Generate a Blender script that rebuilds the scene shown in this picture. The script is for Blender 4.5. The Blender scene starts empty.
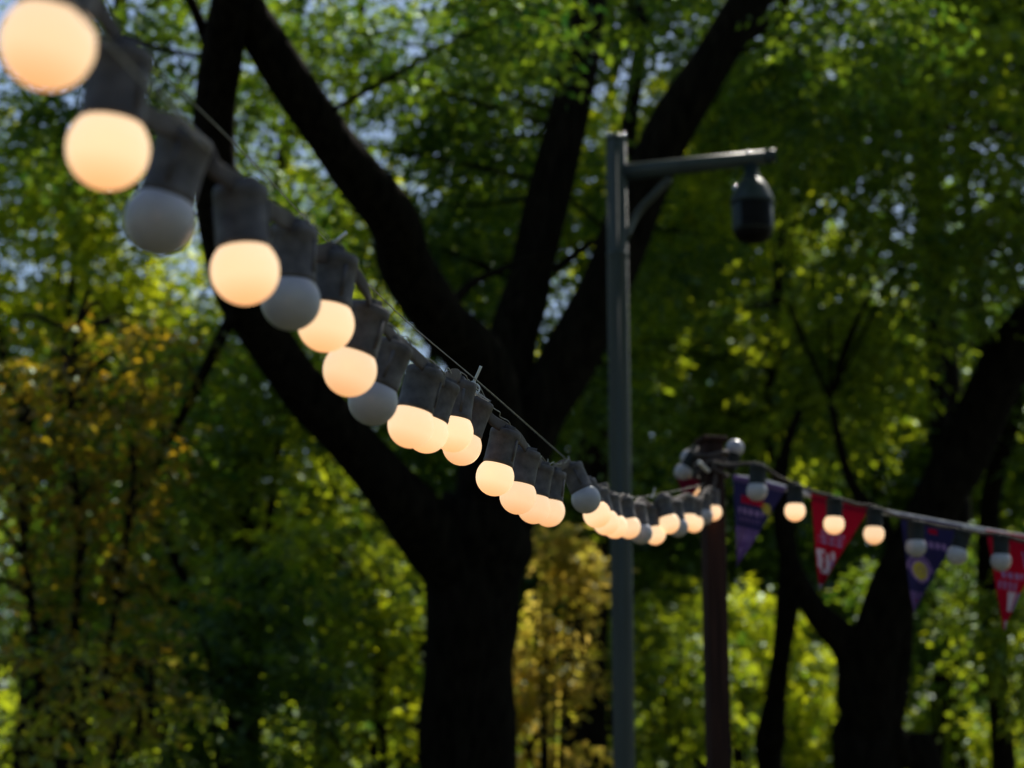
import bpy, bmesh, math
import numpy as np
from mathutils import Vector, Matrix

R = math.radians
scn = bpy.context.scene
col = scn.collection
rng = np.random.default_rng(7)

# ------------------------------------------------------------------ camera
W, H, FPX = 1024, 768, 1911.0
PITCH = R(13.0)
CAM = np.array([0.0, 0.0, 1.6])
cp, sp = math.cos(PITCH), math.sin(PITCH)
RIGHT = np.array([1.0, 0, 0]); FWD = np.array([0, cp, sp]); UP = np.array([0, -sp, cp])
def P(px, py, d):
    """world point that sits at depth d (metres along the lens axis)"""
    return CAM + FWD * d + RIGHT * ((px - W / 2) / FPX * d) + UP * ((H / 2 - py) / FPX * d)

cd = bpy.data.cameras.new('camera'); cam = bpy.data.objects.new('camera', cd); col.objects.link(cam)
cam.location = CAM; cam.rotation_euler = (R(90) + PITCH, 0, 0)
cd.sensor_width = 36; cd.lens = FPX / W * 36
cd.clip_start = 0.05; cd.clip_end = 1000
cd.dof.use_dof = True; cd.dof.focus_distance = 2.95; cd.dof.aperture_fstop = cd.lens / 15.0
scn.camera = cam

# ------------------------------------------------------------------ light
SUN_EL, SUN_AZ = R(52), R(30)      # azimuth measured from +Y towards +X: behind the trees, a little right
world = bpy.data.worlds.new('World'); scn.world = world; world.use_nodes = True
wn = world.node_tree; bg = wn.nodes['Background']
sky = wn.nodes.new('ShaderNodeTexSky'); sky.sky_type = 'NISHITA'; sky.sun_disc = False
sky.sun_elevation = SUN_EL; sky.sun_rotation = SUN_AZ
sky.air_density = 1.0; sky.dust_density = 0.9; sky.ozone_density = 1.0
wn.links.new(sky.outputs[0], bg.inputs[0]); bg.inputs[1].default_value = 0.10
sd = bpy.data.lights.new('sun', 'SUN'); sun = bpy.data.objects.new('sun', sd); col.objects.link(sun)
sd.energy = 5.0; sd.angle = R(0.5); sd.color = (1.0, 0.93, 0.82)
dirv = Vector((math.sin(SUN_AZ) * math.cos(SUN_EL), math.cos(SUN_AZ) * math.cos(SUN_EL), math.sin(SUN_EL)))
sun.rotation_euler = dirv.to_track_quat('Z', 'Y').to_euler(); sun.location = (5, 10, 30)
vs = scn.view_settings
vs.view_transform = 'Standard'; vs.look = 'None'; vs.gamma = 1; vs.use_curve_mapping = False
vs.exposure = 0.30
cy = scn.cycles
cy.max_bounces = 5; cy.diffuse_bounces = 2; cy.glossy_bounces = 2; cy.transmission_bounces = 4; cy.transparent_max_bounces = 4
cy.sample_clamp_indirect = 4.0

# ------------------------------------------------------------------ materials
def new_mat(name):
    m = bpy.data.materials.new(name); m.use_nodes = True
    nt = m.node_tree; b = nt.nodes['Principled BSDF']
    return m, nt, b
def noise_mat(name, c1, c2, scale=8, rough=0.7, bump=0.0, metallic=0.0, stretch=(1, 1, 1), spec=0.5, detail=6):
    m, nt, b = new_mat(name)
    tc = nt.nodes.new('ShaderNodeTexCoord'); mp = nt.nodes.new('ShaderNodeMapping'); mp.inputs['Scale'].default_value = stretch
    no = nt.nodes.new('ShaderNodeTexNoise'); no.inputs['Scale'].default_value = scale; no.inputs['Detail'].default_value = detail
    cr = nt.nodes.new('ShaderNodeValToRGB')
    cr.color_ramp.elements[0].position = 0.35; cr.color_ramp.elements[1].position = 0.68
    cr.color_ramp.elements[0].color = (*c1, 1); cr.color_ramp.elements[1].color = (*c2, 1)
    nt.links.new(tc.outputs['Object'], mp.inputs[0]); nt.links.new(mp.outputs[0], no.inputs['Vector'])
    nt.links.new(no.outputs[0], cr.inputs[0]); nt.links.new(cr.outputs[0], b.inputs['Base Color'])
    b.inputs['Roughness'].default_value = rough; b.inputs['Metallic'].default_value = metallic
    b.inputs['Specular IOR Level'].default_value = spec
    if bump:
        bu = nt.nodes.new('ShaderNodeBump'); bu.inputs['Strength'].default_value = bump; bu.inputs['Distance'].default_value = 0.02
        nt.links.new(no.outputs[0], bu.inputs['Height']); nt.links.new(bu.outputs[0], b.inputs['Normal'])
    return m
M = {}
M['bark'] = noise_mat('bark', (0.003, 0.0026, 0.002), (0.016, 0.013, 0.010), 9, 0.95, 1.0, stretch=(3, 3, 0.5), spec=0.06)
M['bark_pale'] = noise_mat('bark_pale', (0.03, 0.026, 0.02), (0.09, 0.075, 0.055), 9, 0.9, 0.8, stretch=(3, 3, 0.5), spec=0.2)
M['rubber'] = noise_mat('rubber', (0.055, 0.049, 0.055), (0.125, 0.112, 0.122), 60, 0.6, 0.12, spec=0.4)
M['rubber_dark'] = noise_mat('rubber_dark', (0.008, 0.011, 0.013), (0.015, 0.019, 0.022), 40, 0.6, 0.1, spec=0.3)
M['cable'] = noise_mat('cable', (0.045, 0.034, 0.034), (0.085, 0.068, 0.068), 30, 0.7, 0.1, spec=0.3)
M['wire'] = noise_mat('wire', (0.2, 0.2, 0.2), (0.4, 0.4, 0.4), 60, 0.4, 0, metallic=0.5)
M['tie'] = noise_mat('tie', (0.65, 0.65, 0.66), (0.8, 0.8, 0.8), 60, 0.45)
M['opal'] = noise_mat('opal', (0.40, 0.39, 0.46), (0.48, 0.47, 0.54), 30, 0.3, 0, spec=0.5)
M['steel'] = noise_mat('steel', (0.026, 0.040, 0.048), (0.042, 0.058, 0.067), 6, 0.5, 0.05, stretch=(2, 2, .3), spec=0.5)
M['steel_dark'] = noise_mat('steel_dark', (0.010, 0.022, 0.033), (0.018, 0.034, 0.045), 20, 0.5, 0.3)
M['dome'] = noise_mat('dome', (0.003, 0.003, 0.004), (0.008, 0.007, 0.008), 20, 0.5, 0.0, spec=0.1)
M['screw'] = noise_mat('screw', (0.5, 0.5, 0.5), (0.75, 0.75, 0.75), 50, 0.2, 0, metallic=0.9)
M['timber'] = noise_mat('timber', (0.018, 0.008, 0.007), (0.045, 0.020, 0.016), 14, 0.85, 0.5, stretch=(4, 4, .25), spec=0.2)
M['tape'] = noise_mat('tape', (0.45, 0.45, 0.48), (0.7, 0.7, 0.72), 40, 0.8, 0.1)
M['soil'] = noise_mat('soil', (0.035, 0.045, 0.015), (0.10, 0.085, 0.05), 1.4, 0.95, 0.5)
M['path'] = noise_mat('path', (0.16, 0.14, 0.12), (0.26, 0.23, 0.20), 5, 0.9, 0.3)

def glow_mat():
    m, nt, b = new_mat('opal_lit')
    b.inputs['Base Color'].default_value = (0.6, 0.55, 0.5, 1); b.inputs['Roughness'].default_value = 0.3
    tc = nt.nodes.new('ShaderNodeTexCoord'); sx = nt.nodes.new('ShaderNodeSeparateXYZ')
    nt.links.new(tc.outputs['Object'], sx.inputs[0])
    mr = nt.nodes.new('ShaderNodeMapRange')      # the LED board sits at the neck: the dome's far end is a shade deeper
    mr.inputs['From Min'].default_value = -0.032; mr.inputs['From Max'].default_value = -0.010
    nt.links.new(sx.outputs['Z'], mr.inputs['Value'])
    mx = nt.nodes.new('ShaderNodeMix'); mx.data_type = 'RGBA'
    mx.inputs['A'].default_value = (1.0, 0.44, 0.16, 1); mx.inputs['B'].default_value = (1.0, 0.645, 0.345, 1)
    nt.links.new(mr.outputs[0], mx.inputs['Factor']); nt.links.new(mx.outputs['Result'], b.inputs['Emission Color'])
    oi = nt.nodes.new('ShaderNodeObjectInfo'); m2 = nt.nodes.new('ShaderNodeMapRange'); m2.inputs['To Min'].default_value = 0.76; m2.inputs['To Max'].default_value = 0.94
    nt.links.new(oi.outputs['Random'], m2.inputs['Value']); nt.links.new(m2.outputs[0], b.inputs['Emission Strength'])
    return m
M['opal_lit'] = glow_mat()

def cloth_mat(name, c):
    m, nt, b = new_mat(name)
    out = nt.nodes['Material Output']
    di = nt.nodes.new('ShaderNodeBsdfDiffuse'); tr = nt.nodes.new('ShaderNodeBsdfTranslucent'); mi = nt.nodes.new('ShaderNodeMixShader')
    no = nt.nodes.new('ShaderNodeTexNoise'); no.inputs['Scale'].default_value = 30
    hs = nt.nodes.new('ShaderNodeHueSaturation'); hs.inputs['Color'].default_value = (*c, 1)
    mr = nt.nodes.new('ShaderNodeMapRange'); mr.inputs['To Min'].default_value = 0.75; mr.inputs['To Max'].default_value = 1.2
    nt.links.new(no.outputs[0], mr.inputs['Value']); nt.links.new(mr.outputs[0], hs.inputs['Value'])
    nt.links.new(hs.outputs[0], di.inputs[0]); nt.links.new(hs.outputs[0], tr.inputs[0])
    mi.inputs[0].default_value = 0.5
    nt.links.new(di.outputs[0], mi.inputs[1]); nt.links.new(tr.outputs[0], mi.inputs[2]); nt.links.new(mi.outputs[0], out.inputs[0])
    return m
for k, c in dict(red=(0.32, 0.014, 0.05), blue=(0.05, 0.048, 0.14), purple=(0.17, 0.12, 0.28), white=(0.42, 0.40, 0.50), yellow=(0.34, 0.33, 0.09), lilac=(0.26, 0.20, 0.38), maroon=(0.24, 0.02, 0.06)).items():
    M['cloth_' + k] = cloth_mat('cloth_' + k, c)

def leaf_mat(name, diff_a, diff_b, tr_a, tr_b, gloss=0.08):
    m = bpy.data.materials.new(name); m.use_nodes = True; nt = m.node_tree
    nt.nodes.remove(nt.nodes['Principled BSDF']); out = nt.nodes['Material Output']
    at = nt.nodes.new('ShaderNodeAttribute'); at.attribute_name = 'tone'
    def mix(a, b):
        x = nt.nodes.new('ShaderNodeMix'); x.data_type = 'RGBA'
        x.inputs['A'].default_value = (*a, 1); x.inputs['B'].default_value = (*b, 1)
        nt.links.new(at.outputs['Fac'], x.inputs['Factor']); return x.outputs['Result']
    di = nt.nodes.new('ShaderNodeBsdfDiffuse'); nt.links.new(mix(diff_a, diff_b), di.inputs[0])
    tr = nt.nodes.new('ShaderNodeBsdfTranslucent'); nt.links.new(mix(tr_a, tr_b), tr.inputs[0])
    gl = nt.nodes.new('ShaderNodeBsdfGlossy'); gl.inputs['Roughness'].default_value = 0.45; gl.inputs[0].default_value = (0.5, 0.62, 0.5, 1)
    ad = nt.nodes.new('ShaderNodeAddShader'); nt.links.new(di.outputs[0], ad.inputs[0]); nt.links.new(tr.outputs[0], ad.inputs[1])
    m2 = nt.nodes.new('ShaderNodeMixShader'); m2.inputs[0].default_value = gloss
    nt.links.new(ad.outputs[0], m2.inputs[1]); nt.links.new(gl.outputs[0], m2.inputs[2]); nt.links.new(m2.outputs[0], out.inputs[0])
    return m
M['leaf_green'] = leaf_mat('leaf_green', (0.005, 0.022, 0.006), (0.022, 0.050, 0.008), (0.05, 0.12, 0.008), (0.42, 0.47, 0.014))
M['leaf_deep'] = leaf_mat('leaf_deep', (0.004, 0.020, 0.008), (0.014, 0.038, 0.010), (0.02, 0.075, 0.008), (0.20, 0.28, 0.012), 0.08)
M['leaf_lime'] = leaf_mat('leaf_lime', (0.012, 0.036, 0.006), (0.040, 0.068, 0.008), (0.13, 0.22, 0.008), (0.58, 0.60, 0.016))
M['leaf_yellow'] = leaf_mat('leaf_yellow', (0.03, 0.05, 0.010), (0.08, 0.07, 0.014), (0.20, 0.26, 0.010), (0.55, 0.45, 0.030))
M['leaf_rust'] = leaf_mat('leaf_rust', (0.018, 0.036, 0.008), (0.055, 0.038, 0.010), (0.06, 0.12, 0.006), (0.55, 0.33, 0.015))
M['leaf_gold'] = leaf_mat('leaf_gold', (0.05, 0.055, 0.015), (0.11, 0.085, 0.03), (0.34, 0.34, 0.02), (0.72, 0.52, 0.10))
M['grass'] = leaf_mat('grass', (0.03, 0.06, 0.012), (0.07, 0.09, 0.02), (0.08, 0.14, 0.02), (0.18, 0.22, 0.03), 0.05)

# ------------------------------------------------------------------ helpers
def tag(o, label=None, cat=None, group=None, kind=None):
    if label: o['label'] = label
    if cat: o['category'] = cat
    if group: o['group'] = group
    if kind: o['kind'] = kind
    return o
def empty(name, loc, label, cat, group=None):
    o = bpy.data.objects.new(name, None); col.objects.link(o); o.location = tuple(loc); o.empty_display_size = 0.1
    return tag(o, label, cat, group)
def link(name, me, mat=None, parent=None, smooth=True):
    o = bpy.data.objects.new(name, me); col.objects.link(o)
    if mat is not None:
        for mm in (mat if isinstance(mat, (list, tuple)) else [mat]): me.materials.append(mm)
    if smooth: me.polygons.foreach_set('use_smooth', np.ones(len(me.polygons), bool))
    if parent is not None:
        o.parent = parent
        pl = parent_world(parent); o.location = (-pl[0], -pl[1], -pl[2])
    return o
def parent_world(p):
    v = Vector((0, 0, 0))
    while p is not None: v += p.location; p = p.parent
    return v
def np_mesh(name, V, F):
    """V (n,3), F (m,k) equal-sized faces"""
    me = bpy.data.meshes.new(name); V = np.asarray(V, np.float32); F = np.asarray(F, np.int32)
    me.vertices.add(len(V)); me.vertices.foreach_set('co', V.ravel())
    me.loops.add(F.size); me.loops.foreach_set('vertex_index', F.ravel())
    me.polygons.add(len(F)); me.polygons.foreach_set('loop_start', np.arange(0, F.size, F.shape[1], dtype=np.int32))
    me.update(calc_edges=True)
    return me
def spline(pts, n=8):
    pts = np.asarray(pts, float)
    if len(pts) < 3:
        t = np.linspace(0, 1, n + 1)[:, None]; return pts[0] * (1 - t) + pts[-1] * t
    q = np.vstack([2 * pts[0] - pts[1], pts, 2 * pts[-1] - pts[-2]]); out = []
    for i in range(1, len(q) - 2):
        for t in np.arange(n) / n:
            out.append(0.5 * ((2 * q[i]) + (-q[i-1] + q[i+1]) * t + (2*q[i-1] - 5*q[i] + 4*q[i+1] - q[i+2]) * t*t + (-q[i-1] + 3*q[i] - 3*q[i+1] + q[i+2]) * t**3))
    out.append(q[-2]); return np.array(out)
class MB:
    """collects quads / tubes into one mesh"""
    def __init__(s): s.V = []; s.F = []; s.n = 0
    def add(s, V, F):
        s.V.append(np.asarray(V, float)); s.F.append(np.asarray(F) + s.n); s.n += len(V)
    def tube(s, path, rad, sides=10, lump=0.0, r=None, flat=None, level=False):
        path = np.asarray(path, float); n = len(path)
        rad = np.broadcast_to(np.asarray(rad, float), (n,)) if np.ndim(rad) == 0 else np.interp(np.linspace(0, 1, n), np.linspace(0, 1, len(rad)), rad)
        T = np.gradient(path, axis=0); T /= np.linalg.norm(T, axis=1)[:, None] + 1e-9
        ref = np.array([0, 0, 1.0]) if abs(T[0][2]) < 0.8 else np.array([1.0, 0, 0])
        N = np.cross(T[0], ref); N /= np.linalg.norm(N); V = []
        a = np.arange(sides) / sides * 2 * np.pi
        ph = (r or rng).uniform(0, 6.28, 6)
        for i in range(n):
            if level: N = np.cross(T[i], [0, 0, 1.0])
            N = N - T[i] * N.dot(T[i]); N /= np.linalg.norm(N); B = np.cross(T[i], N)
            k = rad[i]
            if lump:
                u = i / 3.0
                f = 1 + lump * (np.sin(2*a + u + ph[0]) * .4 + np.sin(3*a - 1.3*u + ph[1]) * .35 + np.sin(5*a + 2.1*u + ph[2]) * .25 + np.sin(u*1.7 + ph[3]) * .4)
            else: f = np.ones(sides)
            f1, f2 = (flat if flat else (1, 1))
            V.append(path[i] + (np.outer(np.cos(a) * f * f1, N) + np.outer(np.sin(a) * f * f2, B)) * k)
        V = np.vstack(V); F = []
        for i in range(n - 1):
            for j in range(sides):
                j2 = (j + 1) % sides; F.append((i*sides + j, i*sides + j2, (i+1)*sides + j2, (i+1)*sides + j))
        c0, c1 = len(V), len(V) + 1
        V = np.vstack([V, path[0], path[-1]])
        for j in range(0, sides, 2):
            F.append((c0, (j + 2) % sides, j + 1, j)); F.append((c1, (n-1)*sides + j, (n-1)*sides + j + 1, (n-1)*sides + (j+2) % sides))
        s.add(V, F)
    def lathe(s, prof, org, axis=(0, 0, 1), sides=24):
        """prof: (radius, height) list along axis from org"""
        ax = np.asarray(axis, float); ax /= np.linalg.norm(ax)
        ref = np.array([1.0, 0, 0]) if abs(ax[0]) < .8 else np.array([0, 1.0, 0])
        N = np.cross(ax, ref); N /= np.linalg.norm(N); B = np.cross(ax, N)
        a = np.arange(sides) / sides * 2 * np.pi; V = []; org = np.asarray(org, float)
        for (r_, h_) in prof: V.append(org + ax * h_ + (np.outer(np.cos(a), N) + np.outer(np.sin(a), B)) * max(r_, 1e-5))
        V = np.vstack(V); F = []
        for i in range(len(prof) - 1):
            for j in range(sides):
                j2 = (j + 1) % sides; F.append((i*sides + j, i*sides + j2, (i+1)*sides + j2, (i+1)*sides + j))
        s.add(V, F)
    def box(s, c, size, rz=0.0, ax=None):
        c = np.asarray(c, float); h = np.asarray(size, float) / 2
        X = np.array([math.cos(rz), math.sin(rz), 0]); Y = np.array([-math.sin(rz), math.cos(rz), 0]); Z = np.array([0, 0, 1.0])
        if ax is not None: X, Y, Z = [np.asarray(q, float) for q in ax]
        V = [c + X*h[0]*i + Y*h[1]*j + Z*h[2]*k for k in (-1, 1) for j in (-1, 1) for i in (-1, 1)]
        s.add(V, [(0, 2, 3, 1), (4, 5, 7, 6), (0, 1, 5, 4), (2, 6, 7, 3), (0, 4, 6, 2), (1, 3, 7, 5)])
    def build(s, name, mat, parent=None, smooth=True):
        me = np_mesh(name, np.vstack(s.V), np.vstack(s.F)); return link(name, me, mat, parent, smooth)

def bevel(o, w, seg=2):
    m = o.modifiers.new('bevel', 'BEVEL'); m.width = w; m.segments = seg; m.limit_method = 'ANGLE'; return o

# ------------------------------------------------------------------ leaves
def leaf_cloud(name, mat, parent, C, Rr, twigs, size, rs, per=12, tl=0.55, squash=0.7, flatn=0.6, droop=0.15):
    """leaves set along twigs inside clumps. C (k,3) centres, Rr (k,) radii, twigs = number of twigs per m3-ish weight"""
    C = np.asarray(C, float); Rr = np.asarray(Rr, float); k = len(C)
    wgt = Rr ** 2; wgt /= wgt.sum(); idx = rs.choice(k, twigs, p=wgt)
    d = rs.normal(size=(twigs, 3)); d /= np.linalg.norm(d, axis=1)[:, None]
    rad = rs.uniform(0, 1, twigs) ** 0.5
    off = d * rad[:, None] * Rr[idx][:, None]; off[:, 2] *= squash
    S = C[idx] + off
    D = d + rs.normal(size=(twigs, 3)) * .5; D[:, 2] = D[:, 2] * .5 - droop; D /= np.linalg.norm(D, axis=1)[:, None]
    L = tl * rs.uniform(.5, 1.3, twigs)
    t = (np.arange(per) + .5) / per
    pos = S[:, None, :] + D[:, None, :] * (L[:, None] * t[None, :])[:, :, None]
    pos[:, :, 2] -= (L[:, None] * t[None, :] ** 2) * 0.25
    side = np.where(np.arange(per) % 2 == 0, 1.0, -1.0)
    up = np.array([0, 0, 1.0]) + rs.normal(size=(twigs, 3)) * .35; up /= np.linalg.norm(up, axis=1)[:, None]
    lat = np.cross(D, up); lat /= np.linalg.norm(lat, axis=1)[:, None] + 1e-6
    A = lat[:, None, :] * side[None, :, None] + D[:, None, :] * .6 + rs.normal(size=(twigs, per, 3)) * .35
    A[:, :, 2] -= 0.2
    A = A.reshape(-1, 3); A /= np.linalg.norm(A, axis=1)[:, None]
    pos = pos.reshape(-1, 3) + rs.normal(size=(twigs * per, 3)) * .015
    n = len(pos)
    N = np.array([0, 0, 1.0]) * 1.0 + rs.normal(size=(n, 3)) * flatn
    N -= A * (N * A).sum(1)[:, None]; N /= np.linalg.norm(N, axis=1)[:, None] + 1e-6
    Bv = np.cross(N, A)
    s = size * rs.uniform(.6, 1.3, n)[:, None]; w = s * .28
    V = np.empty((n, 4, 3)); mid = pos + A * s * .48
    V[:, 0] = pos; V[:, 1] = mid + Bv * w + N * w * .25; V[:, 2] = pos + A * s - N * s * .12; V[:, 3] = mid - Bv * w + N * w * .25
    me = np_mesh(name, V.reshape(-1, 3), np.arange(n * 4).reshape(n, 4))
    tone = np.clip(np.repeat(rs.normal(.5, .22, twigs), per) + rs.normal(0, .18, n), 0, 1).astype(np.float32)
    at = me.attributes.new('tone', 'FLOAT', 'FACE'); at.data.foreach_set('value', tone)
    o = link(name, me, mat, parent, smooth=False)
    return o

def blob_clumps(rs, c, rx, ry, rz, n, rmin, rmax, hollow=0.35):
    d = rs.normal(size=(n, 3)); d /= np.linalg.norm(d, axis=1)[:, None]
    r = hollow + (1 - hollow) * rs.uniform(0, 1, n) ** .6
    C = np.asarray(c) + d * r[:, None] * np.array([rx, ry, rz])
    return C, rs.uniform(rmin, rmax, n)

def twig_mesh(name, roots, C, rs, mat, parent, r0=0.03, wob=0.25):
    """thin branches that run from the nearest wood to each clump"""
    mb = MB(); roots = np.asarray(roots)
    for c in C:
        dd = np.linalg.norm(roots - c, axis=1) + np.maximum(0, roots[:, 2] - c[2]) * .8
        a = roots[int(dd.argmin())]; m = (a + c) / 2 + rs.normal(size=3) * wob * np.linalg.norm(c - a) * .35 + np.array([0, 0, .12])
        mb.tube(spline([a, m, c], 4), [r0, r0 * .6, r0 * .25], 6, r=rs)
    return mb.build(name, mat, parent)

# ------------------------------------------------------------------ ground
def ground_z(x, y): return 0.10 * np.sin(x * .21 + 1) * np.sin(y * .17) + 0.05 * np.sin(x * .6) * np.cos(y * .5)
gx = np.concatenate([np.linspace(-600, -42, 12), np.linspace(-40, 40, 81), np.linspace(42, 600, 12)])
gy = np.concatenate([np.linspace(-600, -22, 12), np.linspace(-20, 90, 111), np.linspace(92, 700, 12)])
GX, GY = np.meshgrid(gx, gy); GZ = ground_z(GX, GY) * (np.hypot(GX, GY) < 110) * np.clip((np.hypot(GX, GY) - 1) / 6, 0, 1)
nx, ny = len(gx), len(gy); ii = (np.arange(ny - 1)[:, None] * nx + np.arange(nx - 1)[None, :]).ravel()
tag(link('ground', np_mesh('ground', np.stack([GX.ravel(), GY.ravel(), GZ.ravel()], 1), np.stack([ii, ii + 1, ii + nx + 1, ii + nx], 1)), M['soil']), kind='structure')
# grass
n = 26000; gxr = rng.uniform(-14, 14, n); gyr = rng.uniform(3, 34, n); gz = ground_z(gxr, gyr)
b = np.stack([gxr, gyr, gz - .01], 1); ang = rng.uniform(0, 6.28, n); h = rng.uniform(.08, .28, n)[:, None]
dv = np.stack([np.cos(ang), np.sin(ang), 0 * ang], 1); tip = b + np.array([0, 0, 1]) * h + np.stack([np.cos(ang + 1.5), np.sin(ang + 1.5), 0 * ang], 1) * h * .4
V = np.stack([b - dv * .008, b + dv * .008, tip], 1).reshape(-1, 3)
gm = np_mesh('grass', V, np.arange(n * 3).reshape(n, 3)); ga = gm.attributes.new('tone', 'FLOAT', 'FACE'); ga.data.foreach_set('value', rng.uniform(0, 1, n).astype(np.float32))
tag(link('grass', gm, M['grass'], smooth=False), kind='stuff')

# ------------------------------------------------------------------ festoon light strings
BR = 0.030            # bulb radius
SOCK = 0.048          # socket length
def bulb_mesh():
    mb = MB(); prof = []
    for a in np.linspace(-90, 48, 17): prof.append((BR * math.cos(R(a)), BR * math.sin(R(a))))
    prof += [(0.0185, 0.0240), (0.0170, 0.0290), (0.0165, 0.0340)]
    mb.lathe(prof, (0, 0, 0), sides=32); return np_mesh('bulb', np.vstack(mb.V), np.vstack(mb.F))
def socket_mesh():
    # from the mouth (z = 0.020 above bulb centre) to the cable clamp
    mb = MB(); z0 = 0.020
    mb.lathe([(0.0200, z0 + .004), (0.0228, z0 - .001), (0.0240, z0), (0.0243, z0 + .003), (0.0240, z0 + .006), (0.0236, z0 + .007), (0.0234, z0 + .030), (0.0236, z0 + .043),
              (0.0244, z0 + .044), (0.0245, z0 + .052), (0.0235, z0 + .055), (0.0160, z0 + .0565), (0.0, z0 + .057)], (0, 0, 0), sides=32)
    for k in range(2):                         # screw bosses moulded on the side
        a = k * math.pi + .5; c, s_ = math.cos(a), math.sin(a)
        mb.box((c * .0236, s_ * .0236, z0 + .025), (.003, .004, .034), rz=a)
    mb.lathe([(0.0, z0 + .0237), (0.0026, z0 + .0237), (0.0026, z0 + .0243), (0.0, z0 + .0243)], (0, 0, 0), sides=8)
    mb.box((0, 0, z0 + .057), (.032, .014, .010))   # clamp that grips the flat cable
    return np_mesh('socket', np.vstack(mb.V), np.vstack(mb.F))
ME_BULB_LIT, ME_BULB_OFF, ME_SOCK = bulb_mesh(), bulb_mesh(), socket_mesh()
ME_BULB_LIT.materials.append(M['opal_lit']); ME_BULB_OFF.materials.append(M['opal']); ME_SOCK.materials.append(M['rubber'])
for me in (ME_BULB_LIT, ME_BULB_OFF): me.polygons.foreach_set('use_smooth', np.ones(len(me.polygons), bool))
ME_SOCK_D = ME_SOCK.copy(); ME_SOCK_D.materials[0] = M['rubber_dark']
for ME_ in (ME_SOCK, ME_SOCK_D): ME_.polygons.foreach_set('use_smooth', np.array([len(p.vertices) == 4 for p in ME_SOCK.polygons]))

def add_lamp(root, c, top_dir, lit, rs, sock_label=None, bulb_label=None, sc=1.0, dark=False):
    """socket (part) with its bulb (sub-part); c = centre of the globe"""
    td = np.asarray(top_dir, float); k_ = td @ UP; td = RIGHT * (td @ RIGHT) + np.array([0, 0, 1.0]) * k_     # the sockets hang plumb in depth
    ax = Vector(td).normalized(); q = ax.to_track_quat('Z', 'Y'); q = q @ Matrix.Rotation(rs.uniform(0, 6.28), 3, 'Z').to_quaternion()
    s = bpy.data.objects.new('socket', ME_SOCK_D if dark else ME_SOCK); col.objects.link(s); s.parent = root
    s.location = Vector(c) - root.location; s.rotation_euler = q.to_euler(); s.scale = (sc, sc, sc)
    bo = bpy.data.objects.new('bulb', ME_BULB_LIT if lit else ME_BULB_OFF); col.objects.link(bo); bo.parent = s
    bo['label'] = bulb_label or ('lit warm yellow globe bulb' if lit else 'unlit greyish white globe bulb')
    return np.array(c) + np.array(ax) * (0.020 + 0.059) * sc

# main string: (globe px, py, diameter px, lit, socket-top px, py)
main = [(48, 43, 95, 1, 64, -62), (108, 149, 83, 1, 118, 50), (160, 220, 72, 0, 181, 132), (245, 271, 69, 1, 238, 190), (291, 301, 60, 0, 293, 226),
        (326, 324, 57, 1, 334, 262), (350, 370, 54, 1, 366, 314), (373, 401, 50, 0, 392, 348), (411, 425, 47, 1, 424, 372), (427, 432, 43, 1, 444, 380),
        (453, 432, 41, 1, 459, 388), (462, 446, 39.5, 1, 478, 402), (495, 477, 38.5, 1, 506, 430), (518, 496, 37, 1, 526, 453), (534, 507, 34, 1, 541, 464), (549, 511, 32, 1, 554, 472),
        (586, 499, 29.5, 0, 571, 466), (597, 514, 28, 1, 583, 476), (606, 522, 26.5, 1, 596, 484), (615, 526, 25, 1, 608, 489), (629, 527, 23.5, 1, 622, 488), (641, 533, 23, 0, 636, 497),
        (655, 534, 21.5, 1, 650, 499), (669, 523, 21.5, 1, 660, 490), (678, 527, 20.5, 0, 674, 495), (688, 521, 19.5, 1, 688, 489), (694, 523, 18.8, 1, 697, 489),
        (704, 516, 18.2, 0, 705, 482), (713, 512, 17.6, 1, 713, 480)]
rs = np.random.default_rng(3)
root = empty('festoon_light_string', P(715, 470, 6.6), 'long sagging string of globe bulbs, upper left corner to the brown post', 'light string')
tops = []
for i, (px, py, dia, lit, tx, ty) in enumerate(main):
    d = FPX * 2 * BR / dia
    c = P(px, py, d); t = P(tx, ty, d + (rs.uniform(-.01, .01)))
    tops.append(add_lamp(root, c, t - c, bool(lit), rs))
tops = np.array(tops)
path = [np.array([-1.9, -1.6, 3.1]), np.array([-1.0, -.4, 2.45]), P(-150, -190, 0.86), P(-50, -120, 1.02)]
for i in range(len(tops)):
    path.append(tops[i])
    if i < len(tops) - 1:
        a, b_ = tops[i], tops[i + 1]; L = np.linalg.norm(b_ - a)
        path.append((a + b_) / 2 + np.array([rs.normal(0, .006), rs.normal(0, .01), (-0.010 if i % 3 else 0.010) + rs.normal(0, .006)]))
POST_TOP = P(712, 443, 6.65)
path += [P(716, 474, 6.58), P(712, 462, 6.56)]
mb = MB(); mb.tube(spline(path, 6), 0.0052, 10, flat=(0.5, 2.0), level=True, r=rs); cab = mb.build('cable', M['cable'], root); cab['label'] = 'flat brown cable running through the sockets'

# thin steel carrying wire above the sockets, its own thing
wroot = empty('support_wire', P(712, 455, 6.6), 'thin steel wire stretched just above the main light string, tied to it with cable ties', 'wire')
wp = [np.array([-1.7, -1.4, 3.2]), P(-60, -135, 1.05), P(110, 30, 1.45), P(197, 107, 1.85), P(262, 172, 2.15), P(318, 232, 2.4), P(400, 315, 2.7), P(480, 383, 2.9), P(528, 425, 3.4), P(571, 463, 4.0), P(600, 486, 4.5), P(640, 497, 5.3), P(706, 484, 6.55)]
mb = MB(); mb.tube(spline(wp, 8), 0.0009, 6, r=rs); mb.build('steel_wire', M['wire'], wroot)
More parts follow.
